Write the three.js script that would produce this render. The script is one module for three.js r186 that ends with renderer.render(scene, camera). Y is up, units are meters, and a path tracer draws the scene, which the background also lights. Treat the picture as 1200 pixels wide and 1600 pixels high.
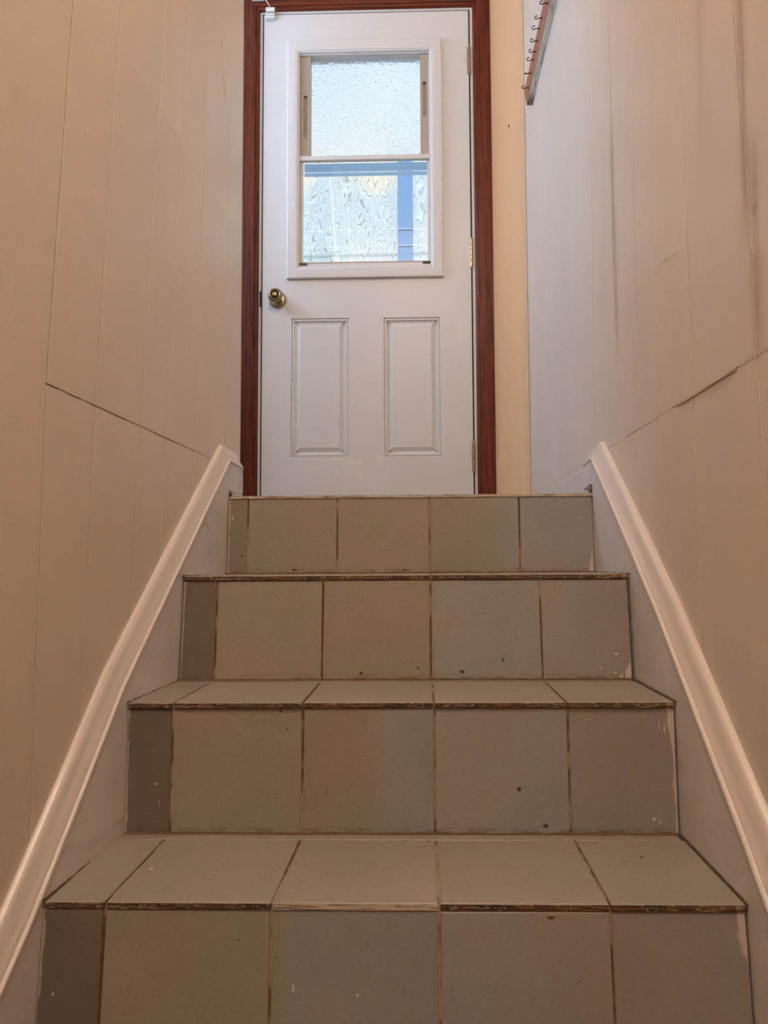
import * as THREE from 'three';
import { mergeGeometries, toCreasedNormals } from 'three/addons/utils/BufferGeometryUtils.js';
import { RoundedBoxGeometry } from 'three/addons/geometries/RoundedBoxGeometry.js';
import { RectAreaLightUniformsLib } from 'three/addons/lights/RectAreaLightUniformsLib.js';

// ------------------------------------------------------------------ camera, sky, sun, lamps, exposure
const scene = new THREE.Scene();
const renderer = new THREE.WebGLRenderer({ antialias: true });
renderer.toneMapping = THREE.LinearToneMapping;
renderer.toneMappingExposure = 1.06;
renderer.shadowMap.enabled = true;
RectAreaLightUniformsLib.init();

const FOCAL = 1062.17, PITCH = 0.0585, YAW = 0.0216, ROLL = -0.0061;
const camera = new THREE.PerspectiveCamera(2 * Math.atan(800 / FOCAL) * 180 / Math.PI, 0.75, 0.02, 60);
camera.setViewOffset(1200, 1600, -36.7, -20.8, 1200, 1600);
camera.position.set(0.3893, 0.4068, 0.8444);
{
  const f = new THREE.Vector3(-Math.sin(YAW) * Math.cos(PITCH), Math.sin(PITCH), -Math.cos(YAW) * Math.cos(PITCH));
  const r = new THREE.Vector3(Math.cos(YAW), 0, -Math.sin(YAW)), u = r.clone().cross(f);
  const r2 = r.clone().multiplyScalar(Math.cos(ROLL)).addScaledVector(u, Math.sin(ROLL));
  const u2 = u.clone().multiplyScalar(Math.cos(ROLL)).addScaledVector(r, -Math.sin(ROLL));
  camera.quaternion.setFromRotationMatrix(new THREE.Matrix4().makeBasis(r2, u2, f.clone().negate()));
}
scene.add(camera);

// overcast sky: pale blue white overhead, a little brighter to the horizon
{
  const W = 64, H = 32, d = new Float32Array(W * H * 4);
  for (let j = 0; j < H; j++) for (let i = 0; i < W; i++) {
    const y = Math.sin(((j + 0.5) / H - 0.5) * Math.PI), t = Math.max(0, y), o = (j * W + i) * 4;
    const c = y < 0 ? [0.35, 0.36, 0.36] : [0.95 - 0.16 * t, 1.0 - 0.08 * t, 1.04];
    d[o] = c[0]; d[o + 1] = c[1]; d[o + 2] = c[2]; d[o + 3] = 1;
  }
  const t = new THREE.DataTexture(d, W, H, THREE.RGBAFormat, THREE.FloatType);
  t.mapping = THREE.EquirectangularReflectionMapping; t.magFilter = THREE.LinearFilter; t.needsUpdate = true;
  scene.background = t; scene.backgroundIntensity = 1.05;
}
// daylight sun that comes over the roof onto the plywood behind the door
const sun = new THREE.DirectionalLight(new THREE.Color(1.0, 0.96, 0.91), 10.5);
sun.position.set(0.2, 8.7, -1.0); sun.target.position.set(0.1, 2.2, -3.0);
sun.castShadow = true; sun.shadow.radius = 6; sun.shadow.mapSize.set(2048, 2048);
Object.assign(sun.shadow.camera, { left: -4, right: 4, top: 4, bottom: -4, near: 0.1, far: 16 });
scene.add(sun, sun.target);
// daylight that comes in through the window of the side room left of the landing
const WINDOW_LIGHT = 10.5, LAMP_POWER = 7.4, LANDING_POWER = 0.15;
const dayLight = new THREE.RectAreaLight(new THREE.Color(0.52, 0.80, 1.24), WINDOW_LIGHT, 0.68, 0.80);
dayLight.position.set(-1.14, 2.22, -1.30); dayLight.lookAt(0, 2.22, -1.30);
scene.add(dayLight);
const WARM = new THREE.Color(1.0, 0.87, 0.735);

// ------------------------------------------------------------------ helpers
let seed = 7;
const rnd = () => { seed = (seed * 1664525 + 1013904223) >>> 0; return seed / 4294967296; };
const lerp = (a, b, t) => a + (b - a) * t, clamp01 = (x) => Math.min(1, Math.max(0, x));
const smooth = (a, b, x) => { const t = clamp01((x - a) / (b - a)); return t * t * (3 - 2 * t); };
const hash = (x, y) => { let h = (Math.imul(x | 0, 374761393) + Math.imul(y | 0, 668265263)) | 0; h = Math.imul(h ^ (h >>> 13), 1274126177); return ((h ^ (h >>> 16)) >>> 0) / 4294967296; };
const noise = (x, y) => {
  const xi = Math.floor(x), yi = Math.floor(y), u = x - xi, v = y - yi, s = u * u * (3 - 2 * u), t = v * v * (3 - 2 * v);
  return lerp(lerp(hash(xi, yi), hash(xi + 1, yi), s), lerp(hash(xi, yi + 1), hash(xi + 1, yi + 1), s), t);
};
const fbm = (x, y, n = 4) => { let a = 0.5, s = 0, w = 0; for (let i = 0; i < n; i++) { s += a * noise(x, y); w += a; a *= 0.5; x = x * 2.03 + 17.1; y = y * 2.03 + 5.7; } return s / w; };
function pixelTexture(w, h, fn, srgb = true, repeat = false) {          // fn(x, y) with y = 0 at the bottom, returns [r, g, b] in 0..255
  const d = new Uint8Array(w * h * 4);
  for (let y = 0; y < h; y++) for (let x = 0; x < w; x++) {
    const c = fn(x, y), o = (y * w + x) * 4;
    d[o] = Math.max(0, Math.min(255, c[0])); d[o + 1] = Math.max(0, Math.min(255, c[1])); d[o + 2] = Math.max(0, Math.min(255, c[2])); d[o + 3] = 255;
  }
  const t = new THREE.DataTexture(d, w, h, THREE.RGBAFormat);
  t.magFilter = THREE.LinearFilter; t.minFilter = THREE.LinearMipmapLinearFilter; t.generateMipmaps = true;
  if (srgb) t.colorSpace = THREE.SRGBColorSpace;
  if (repeat) t.wrapS = t.wrapT = THREE.RepeatWrapping;
  t.needsUpdate = true;
  return t;
}
const mat = (o) => new THREE.MeshPhysicalMaterial(o);
const taken = {};
const numbered = (n) => { const k = taken[n] ?? 0; taken[n] = k + 1; return k ? `${n}_${String(k).padStart(3, '0')}` : n; };
function add(parent, name, geometry, material) {
  const m = new THREE.Mesh(geometry, material); m.name = numbered(name); m.castShadow = m.receiveShadow = true; parent.add(m); return m;
}
function group(parent, name, pos = [0, 0, 0], data) {
  const g = new THREE.Group(); g.name = numbered(name); g.position.set(...pos); if (data) g.userData = data; parent.add(g); return g;
}
const structure = (label) => ({ kind: 'structure', label });
const box = (x0, x1, y0, y1, z0, z1) => new THREE.BoxGeometry(x1 - x0, y1 - y0, z1 - z0).translate((x0 + x1) / 2, (y0 + y1) / 2, (z0 + z1) / 2);
const rbox = (x0, x1, y0, y1, z0, z1, r = 0.002, s = 2) => new RoundedBoxGeometry(x1 - x0, y1 - y0, z1 - z0, s, r).translate((x0 + x1) / 2, (y0 + y1) / 2, (z0 + z1) / 2);
// raw triangles: faces are lists of corner points, fan triangulated; uv by function
function soup(faces, uvOf, crease) {
  const p = [], uv = [];
  for (const f of faces) for (let i = 1; i + 1 < f.length; i++) for (const v of [f[0], f[i], f[i + 1]]) { p.push(...v); uv.push(...(uvOf ? uvOf(v) : [v[0], v[1]])); }
  const g = new THREE.BufferGeometry();
  g.setAttribute('position', new THREE.Float32BufferAttribute(p, 3)); g.setAttribute('uv', new THREE.Float32BufferAttribute(uv, 2));
  g.computeVertexNormals();
  return crease ? toCreasedNormals(g, crease) : g;
}
// a convex plate in the local xy plane, thickness t along +z, chamfer b round its front; group 0 = face and chamfer, group 1 = sides and back
function plate(pts, t, b, uvOf) {
  const n = pts.length, inset = [];
  for (let i = 0; i < n; i++) {
    const [ax, ay] = pts[(i + n - 1) % n], [bx, by] = pts[i], [cx, cy] = pts[(i + 1) % n];
    let d1 = [bx - ax, by - ay], d2 = [cx - bx, cy - by]; const l1 = Math.hypot(...d1), l2 = Math.hypot(...d2);
    const n1 = [-d1[1] / l1, d1[0] / l1], n2 = [-d2[1] / l2, d2[0] / l2], k = 1 + n1[0] * n2[0] + n1[1] * n2[1];
    inset.push([bx + (b * (n1[0] + n2[0])) / k, by + (b * (n1[1] + n2[1])) / k]);
  }
  const faces = [inset.map((q) => [...q, t])], side = [];
  for (let i = 0; i < n; i++) {
    const j = (i + 1) % n;
    faces.push([[...pts[i], t - b], [...pts[j], t - b], [...inset[j], t], [...inset[i], t]]);
    side.push([[...pts[i], 0], [...pts[j], 0], [...pts[j], t - b], [...pts[i], t - b]]);
  }
  side.push(pts.map((q) => [...q, 0]).reverse());
  const g1 = soup(faces, uvOf), g2 = soup(side, uvOf ? (v) => [v[0] * 1.1 + v[1] * 0.7, v[2] * 20 + v[1] * 2] : undefined);
  const g = mergeGeometries([g1, g2], true);
  return g;
}
// mitred rectangular frame: profile [[inset, z], ...] from the outside in; side 0 bottom, 1 right, 2 top, 3 left
function frameSide(x0, y0, x1, y1, prof, side) {
  const ring = (k) => [[x0 + k, y0 + k], [x1 - k, y0 + k], [x1 - k, y1 - k], [x0 + k, y1 - k]], faces = [];
  for (let i = 0; i + 1 < prof.length; i++) {
    const a = ring(prof[i][0]), b = ring(prof[i + 1][0]), s = side, e = (side + 1) % 4;
    faces.push([[...a[s], prof[i][1]], [...a[e], prof[i][1]], [...b[e], prof[i + 1][1]], [...b[s], prof[i + 1][1]]]);
  }
  const first = ring(prof[0][0]), last = ring(prof[prof.length - 1][0]), z = Math.min(...prof.map((q) => q[1])) - (prof[prof.length - 1][1] > Math.min(...prof.map((q) => q[1])) && prof[0][1] > Math.min(...prof.map((q) => q[1])) ? 0.001 : 0), s = side, e = (side + 1) % 4;
  faces.push([[...first[e], z], [...first[s], z], [...last[s], z], [...last[e], z]]);
  for (const [c, flip] of [[s, 1], [e, 0]]) { const cap = prof.map(([k, zz]) => [...ring(k)[c], zz]); faces.push(flip ? cap.reverse() : cap); }
  return soup(faces);
}
// sweep a profile of (t = out from the wall, h = down from the path) along a path of (s, y); local x = s, y = y, z = t
function sweep(path, prof, uvScale = 1) {
  const n = path.length, dirs = [];
  for (let i = 0; i + 1 < n; i++) { const d = [path[i + 1][0] - path[i][0], path[i + 1][1] - path[i][1]], l = Math.hypot(...d); dirs.push([d[0] / l, d[1] / l]); }
  const nor = path.map((_, i) => {
    const a = dirs[Math.max(0, i - 1)], b = dirs[Math.min(n - 2, i)], n1 = [a[1], -a[0]], n2 = [b[1], -b[0]], k = 1 + n1[0] * n2[0] + n1[1] * n2[1];
    return [(n1[0] + n2[0]) / k, (n1[1] + n2[1]) / k];
  });
  const P = (i, [t, h]) => [path[i][0] + nor[i][0] * h, path[i][1] + nor[i][1] * h, t], faces = [];
  for (let i = 0; i + 1 < n; i++) for (let k = 0; k < prof.length; k++) { const q = prof[(k + 1) % prof.length]; faces.push([P(i, prof[k]), P(i, q), P(i + 1, q), P(i + 1, prof[k])]); }
  faces.push(prof.map((q) => P(0, q)).reverse(), prof.map((q) => P(n - 1, q)));
  return soup(faces, (v) => [v[0] * uvScale, v[1] * uvScale], 0.6);
}
const lathe = (pts, n = 40) => new THREE.LatheGeometry(pts.map(([r, y]) => new THREE.Vector2(r, y)), n);
const tube = (pts, r, n = 40, k = 8) => new THREE.TubeGeometry(new THREE.CatmullRomCurve3(pts.map((p) => new THREE.Vector3(...p))), n, r, k);
const extrude = (pts, depth, holes = []) => {
  const s = new THREE.Shape(pts.map((p) => new THREE.Vector2(...p)));
  for (const h of holes) s.holes.push(new THREE.Path(h.map((p) => new THREE.Vector2(...p))));
  return new THREE.ExtrudeGeometry(s, { depth, bevelEnabled: false });
};
const rectPath = (x0, y0, x1, y1) => [[x0, y0], [x1, y0], [x1, y1], [x0, y1]];

// ------------------------------------------------------------------ materials
const ZD = -1.734, LAND = 0.5666, CEIL = 2.9, FLOOR = -0.1965, XR = 0.803;
const wallBump = pixelTexture(512, 512, (x, y) => { const v = 120 + 60 * (fbm(x / 6, y / 6, 3) - 0.5) + 110 * (fbm(x / 70, y / 40, 3) - 0.5); return [v, v, v]; }, false, true);
const CREAM = [223, 206, 187];
const creamMap = pixelTexture(512, 512, (x, y) => { const v = 1 + 0.05 * (fbm(x / 60 + 9, y / 90, 4) - 0.5); return CREAM.map((c) => c * v); }, true, true);
creamMap.repeat.set(0.8, 0.8); wallBump.repeat.set(1.6, 1.6);
const warmCastMap = pixelTexture(256, 256, (x, y) => { const v = 1 + 0.05 * (fbm(x / 40 + 9, y / 60, 4) - 0.5); return [228 * v, 198 * v, 166 * v]; }, true, true);  // cream with the warmer light by the door mixed into its colour
const warmCastPaint = mat({ map: warmCastMap, roughness: 0.5, bumpMap: wallBump, bumpScale: 0.0012 });
const wallPaint = mat({ map: creamMap, roughness: 0.32, bumpMap: wallBump, bumpScale: 0.0012, specularIntensity: 0.7 });
const backing = mat({ color: '#5f4732', roughness: 0.9 });
const fillPaint = mat({ color: '#d6bfa6', roughness: 0.45 });

// the painted panelling of the right wall, with its drips, rubs and chips: 2.8 m along the wall (uv x = -z + 1) by 3.2 m (uv y = y + 0.3)
const stains = [[-0.575, 1.10, 0.26, 0.016, 0.30, -0.015], [-0.575, 1.42, 0.20, 0.012, 0.14, -0.01], [0.0, 1.03, 0.22, 0.014, 0.30, 0.01], [0.02, 0.80, 0.14, 0.014, 0.26, 0.03], [-0.12, 1.3, 0.3, 0.02, 0.12, 0]];
const rightMap = pixelTexture(1400, 1600, (px, py) => {
  const z = 1 - (px / 1400) * 2.8, y = (py / 1600) * 3.2 - 0.3;
  const v = 1 + 0.05 * (fbm(px / 60 + 3, py / 110, 4) - 0.5);
  let s = 0;
  for (const [z0, y0, hy, w, k, lean] of stains) {
    const dz = (z - z0 - (y - y0) * lean) / (w * (0.5 + fbm(py / 40, z0 * 50, 2))), dy = (y - y0) / hy;
    if (Math.abs(dy) < 1.2 && Math.abs(dz) < 3) s += k * Math.exp(-dz * dz) * clamp01(1.3 - dy * dy * 1.1) * (0.35 + 1.1 * fbm(px / 3, py / 60, 3));
  }
  for (const [z0, y0, r] of [[-0.545, 1.155, 0.012], [0.02, 0.847, 0.012], [0.008, 0.79, 0.008], [-1.062, 1.512, 0.004], [-0.28, 0.918, 0.008]]) {
    const d = Math.hypot((z - z0) * 1.8, y - y0) / r + (fbm(px / 4, py / 4, 2) - 0.5) * 1.6; s += 0.17 * (1 - smooth(0.3, 1, d));
  }
  s = clamp01(s);
  return [227 * v * (1 - 0.5 * s), 212 * v * (1 - 0.68 * s), 197 * v * (1 - 0.84 * s)];
});
const rightBump = pixelTexture(1024, 1024, (px, py) => {
  const z = 1 - (px / 1024) * 2.8, y = (py / 1024) * 3.2 - 0.3;
  let v = 118 + 40 * (fbm(px / 4, py / 4, 3) - 0.5) + 70 * (fbm(px / 46, py / 30, 3) - 0.5);
  // dents and paint ridges
  for (const [z0, y0, r, k] of [[-0.545, 1.15, 0.02, -50], [0.02, 0.84, 0.022, -70], [0.02, 0.79, 0.018, 60], [-0.09, 0.62, 0.05, 35], [-0.5, 1.1, 0.06, 30]]) v += k * Math.exp(-((z - z0) ** 2 + (y - y0) ** 2) / (r * r));
  const ridge = (za, ya, zb, yb, w, k) => { const dx = zb - za, dy = yb - ya, t = clamp01(((z - za) * dx + (y - ya) * dy) / (dx * dx + dy * dy)), d = Math.hypot(z - za - dx * t, y - ya - dy * t); v += k * Math.exp(-((d / w) ** 2)); };
  ridge(-0.31, 0.925, -0.22, 0.905, 0.004, 70); ridge(-0.24, 0.99, -0.23, 0.93, 0.004, -50); ridge(-0.02, 0.76, 0.02, 0.79, 0.005, 60); ridge(-0.3, 0.9, -0.2, 0.93, 0.003, 50);
  return [v, v, v];
}, false);
const rightPaint = mat({ map: rightMap, roughness: 0.36, bumpMap: rightBump, bumpScale: 0.0025, specularIntensity: 0.7 });

const trimBump = pixelTexture(256, 256, (x, y) => { const v = 128 + 90 * (fbm(x / 5, y / 5, 3) - 0.5); return [v, v, v]; }, false, true);
trimBump.repeat.set(3, 3);
const scuffed = pixelTexture(512, 512, (x, y) => {
  const d = 0.35 * smooth(0.6, 0.9, fbm(x / 60, y / 20, 5)), v = 1 + 0.06 * (fbm(x / 50, y / 50, 3) - 0.5);
  return [224 * v - 50 * d, 217 * v - 54 * d, 214 * v - 60 * d];
}, true, true);
scuffed.repeat.set(2, 2);
const stringPaint = mat({ map: scuffed, roughness: 0.45, bumpMap: trimBump, bumpScale: 0.0006 });
const trimPaint = mat({ color: '#ded0c6', roughness: 0.34, bumpMap: trimBump, bumpScale: 0.0004 });
const doorBump = pixelTexture(256, 256, (x, y) => { const v = 128 + 80 * (fbm(x / 3, y / 9, 3) - 0.5); return [v, v, v]; }, false, true);
doorBump.repeat.set(2, 2);
const doorMap = pixelTexture(512, 1024, (x, y) => {          // white enamel with a few rubs low down: 0.81 m x 2.02 m
  const u = x / 512, w = y / 1024, v = 1 + 0.03 * (fbm(x / 70, y / 70, 3) - 0.5);
  const rub = smooth(0.55, 0.78, fbm(x / 26 + 4, y / 14, 4)) * Math.exp(-(((u - 0.5) / 0.2) ** 2) - ((w - 0.115) / 0.03) ** 2);
  return [215 * v + 12 * rub, 209 * v + 10 * rub, 206 * v - 4 * rub];
});
const doorPaint = mat({ map: doorMap, roughness: 0.4, bumpMap: doorBump, bumpScale: 0.0002 });
const whitePaint = mat({ color: '#d6d1ce', roughness: 0.38, bumpMap: doorBump, bumpScale: 0.0002 });
const vinyl = mat({ color: '#d6d0cc', roughness: 0.4 });
const trackVinyl = mat({ color: '#ab9d8d', roughness: 0.5 });
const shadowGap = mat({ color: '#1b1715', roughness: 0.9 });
const woodMap = pixelTexture(256, 1024, (x, y) => {          // red brown varnished softwood, grain along v
  const g = fbm(x / 4.5 + 2.2 * fbm(x / 40, y / 300, 2), y / 170, 4), streak = smooth(0.52, 0.75, fbm(x / 2.2, y / 90 + 40, 3)), worn = 0.6 * smooth(0.74, 0.86, fbm(x / 7, y / 34 + 80, 4));
  return [104 + 40 * (g - 0.5) - 34 * streak + 60 * worn, 41 + 24 * (g - 0.5) - 20 * streak + 48 * worn, 16 + 11 * (g - 0.5) - 12 * streak + 34 * worn];
}, true, true);
const darkWood = mat({ map: woodMap, roughness: 0.45, specularIntensity: 0.45, clearcoat: 0.08, clearcoatRoughness: 0.3 });
const brass = mat({ color: new THREE.Color(0.34, 0.25, 0.13), metalness: 1, roughness: 0.2 });
const agedBrass = mat({ color: new THREE.Color(0.40, 0.31, 0.18), metalness: 1, roughness: 0.36 });
const darkMetal = mat({ color: '#2a211b', metalness: 0.7, roughness: 0.45 });
const plasticWhite = mat({ color: '#d9d4cb', roughness: 0.5 });

// ------------------------------------------------------------------ glazed tiles: one sheet of colour for all the rows, 1000 pixels to the metre
const ROWS = [                                               // riser rows from the bottom, then tread rows: joints in metres
  { j: [-0.0765, -0.0005, 0.2035, 0.4065, 0.6115, 0.7725], v: 0.0 },
  { j: [-0.0700, 0.0010, 0.2030, 0.4060, 0.6100, 0.7715], v: 0.21 },
  { j: [-0.0605, 0.0040, 0.2030, 0.4035, 0.6075, 0.7690], v: 0.42 },
  { j: [-0.0535, -0.0080, 0.1965, 0.4055, 0.6090, 0.7735], v: 0.63 },
  { j: [-0.0740, 0.0005, 0.2045, 0.4065, 0.6110, 0.7720], v: 0.84 },
  { j: [-0.0680, 0.0020, 0.2030, 0.4050, 0.6080, 0.7700], v: 1.05 },
  { j: [-0.0600, 0.0000, 0.2000, 0.4050, 0.6090, 0.7700], v: 1.26 },
  { j: [-0.0530, 0.0000, 0.2000, 0.4050, 0.6090, 0.7700], v: 1.47 },
];
const X0 = 0.1, PXM = 1000, TW = 1024, TH = 1800;
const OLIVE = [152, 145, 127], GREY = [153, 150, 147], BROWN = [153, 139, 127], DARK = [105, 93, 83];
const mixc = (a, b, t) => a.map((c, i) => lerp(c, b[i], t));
const coolCastBand = [[0.205, 0.225, 0.42, 0.62], [0.29, 0.335, 0.56, 0.66], [0.404, 0.42, 0.60, 0.80], [0.50, 0.60, 0.90, 1.0]];  // per riser: where a cool cast of light is painted into the tiles
const MARKS = [[1, -0.0225, 0.073, 0.0022, 0.003, 0], [1, -0.017, 0.044, 0.0012, 0.005, 0], [0, 0.231, 0.10, 0.0018, 0.0065, 0], [0, 0.308, 0.093, 0.0028, 0.0028, 0], [1, 0.735, 0.022, 0.004, 0.003, 0], [1, 0.744, 0.017, 0.002, 0.003, 0], [0, -0.058, 0.092, 0.002, 0.003, 0],
  [1, 0.756, 0.155, 0.0015, 0.010, 0], [1, 0.748, 0.160, 0.0012, 0.012, 0], [2, 0.742, 0.045, 0.006, 0.002, 0], [2, 0.738, 0.012, 0.006, 0.0018, 0], [2, 0.712, 0.020, 0.0016, 0.005, 0], [3, 0.745, 0.12, 0.001, 0.003, 0], [3, -0.044, 0.128, 0.0016, 0.009, 0], [4, 0.02, 0.09, 0.003, 0.004, 0],
  [1, 0.533, 0.066, 0.0038, 0.0045, 1], [1, 0.572, 0.012, 0.006, 0.003, 1], [2, 0.535, 0.035, 0.002, 0.006, 1], [2, 0.38, 0.020, 0.004, 0.002, 1], [2, 0.46, 0.014, 0.006, 0.004, 1], [2, 0.275, 0.012, 0.004, 0.004, 1], [1, 0.168, 0.182, 0.0025, 0.003, 1], [1, 0.178, 0.155, 0.0015, 0.004, 1], [1, 0.24, 0.06, 0.001, 0.006, 1],
  [0, 0.54, 0.18, 0.006, 0.0025, 1], [4, 0.36, 0.185, 0.002, 0.003, 1], [4, 0.396, 0.185, 0.003, 0.004, 1], [4, 0.69, 0.13, 0.002, 0.006, 1], [3, 0.35, 0.006, 0.012, 0.002, 1], [3, 0.10, 0.008, 0.008, 0.003, 1], [3, -0.02, 0.04, 0.003, 0.003, 1], [3, 0.69, 0.16, 0.0015, 0.0025, 1], [1, 0.10, 0.03, 0.0015, 0.002, 1]];
const tileMap = pixelTexture(TW, TH, (px, py) => {
  const x = px / PXM - X0, yy = py / PXM, row = Math.min(7, Math.floor(yy / 0.21)), y = yy - row * 0.21, r = ROWS[row];
  let col = 0; while (col < 4 && x > r.j[col + 1]) col++;
  const cloud = fbm(x * 9 + row * 31 + col * 3.7, y * 9 + row * 11, 3), fine = fbm(px / 3, py / 3, 3);
  let c;
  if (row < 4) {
    const [a, b, d, e] = coolCastBand[row], k = smooth(a, b, x + 0.03 * (cloud - 0.5)), late = smooth(d, e, x);
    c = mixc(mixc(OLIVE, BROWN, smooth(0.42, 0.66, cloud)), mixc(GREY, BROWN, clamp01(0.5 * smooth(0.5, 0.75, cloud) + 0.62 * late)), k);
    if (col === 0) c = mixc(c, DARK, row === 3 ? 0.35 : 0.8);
  } else c = mixc(mixc(OLIVE, BROWN, 0.45 + 0.6 * (cloud - 0.3)), GREY, 0.15);
  const tone = 1 + 0.10 * (cloud - 0.5) + 0.05 * (fine - 0.5) + 0.03 * (hash(row * 7 + 1, col + 3) - 0.5);
  c = c.map((q) => q * tone);
  // dirt in the corners by the step below, dark specks, white paint spots
  if (row < 4 && y < 0.012) c = mixc(c, [78, 58, 40], 0.5 * smooth(0.4, 0.7, fbm(px / 14, py / 4, 3)) * (1 - y / 0.012));
  const sp = noise(px / 2.2 + 400, py / 2.2), area = fbm(px / 60, py / 60 + 50, 2);
  if (sp > 0.972 && area > 0.55) c = mixc(c, [60, 42, 30], 0.75);
  if (sp < 0.012 && area < 0.5) c = mixc(c, [214, 200, 180], 0.8);
  // white wall paint brushed onto the edge tiles
  const dr = r.j[5] - x, edge = fbm(px / 5, py / 26 + 200, 3);
  if (dr < 0.03) {
    const w = row === 0 ? 0.013 * smooth(0.10, 0.19, y) + 0.002 : row === 1 ? 0.006 + 0.008 * smooth(0.12, 0.18, y) : row === 2 ? 0.003 + 0.018 * smooth(0.035, 0.0, y) : row === 3 ? 0.003 + 0.010 * smooth(0.06, 0.0, y) : 0.002;
    c = mixc(c, [208, 196, 188], 0.9 * smooth(0.0, 0.0025, w * (0.35 + 1.2 * edge) - dr));
  }
  for (const [mr, mx, my, rx, ry, dark] of MARKS) if (mr === row) {
    const q = ((x - mx) / (rx * 0.75)) ** 2 + ((y - my) / (ry * 0.75)) ** 2 + (noise(px / 1.6, py / 1.6) - 0.5) * 0.9;
    if (q < 1) c = mixc(c, dark ? [58, 42, 31] : [220, 208, 192], 0.85);
  }
  const dl = x - r.j[0];
  if (row < 4 && dl < 0.02) c = mixc(c, [190, 172, 156], 0.8 * smooth(0.0, 0.002, 0.0045 * (0.2 + 1.5 * edge) - dl));
  return c;
});
const tileRough = pixelTexture(512, 512, (x, y) => { const v = 95 + 80 * (fbm(x / 40, y / 40, 4) - 0.4); return [v, v, v]; }, false, true);
const tileBump = pixelTexture(512, 512, (x, y) => { const v = 128 + 60 * (fbm(x / 7, y / 7, 3) - 0.5) + 90 * (fbm(x / 60, y / 60, 2) - 0.5); return [v, v, v]; }, false, true);
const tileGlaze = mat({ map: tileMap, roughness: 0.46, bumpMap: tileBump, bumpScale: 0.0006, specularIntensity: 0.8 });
const bodyMap = pixelTexture(1024, 128, (x, y) => { const k = smooth(0.45, 0.62, fbm(x / 22, y / 3, 4)), q = smooth(0.62, 0.7, fbm(x / 6, y / 3 + 70, 3)); return mixc(mixc([70, 46, 30], [120, 88, 60], k), [178, 158, 134], q * 0.8); }, true, true);
const paleMap = pixelTexture(512, 128, (x, y) => { const q = smooth(0.56, 0.7, fbm(x / 12, y / 3 + 70, 3)); return mixc([200, 186, 168], [110, 82, 58], q * 0.9); }, true, true);
const tileBody = mat({ map: bodyMap, roughness: 0.85 });
const tileBodyPale = mat({ map: paleMap, roughness: 0.8 });
const jointDark = mat({ color: '#5c4533', roughness: 0.95 });
const groutMap = pixelTexture(512, 512, (x, y) => { const k = smooth(0.4, 0.62, fbm(x / 30, y / 12, 4)); return mixc([104, 78, 52], [172, 152, 126], k); }, true, true);
groutMap.repeat.set(1.6, 1.6);
const groutBrown = mat({ color: '#6b543d', roughness: 0.95 });
const grout = mat({ map: groutMap, roughness: 0.95 });

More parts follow.
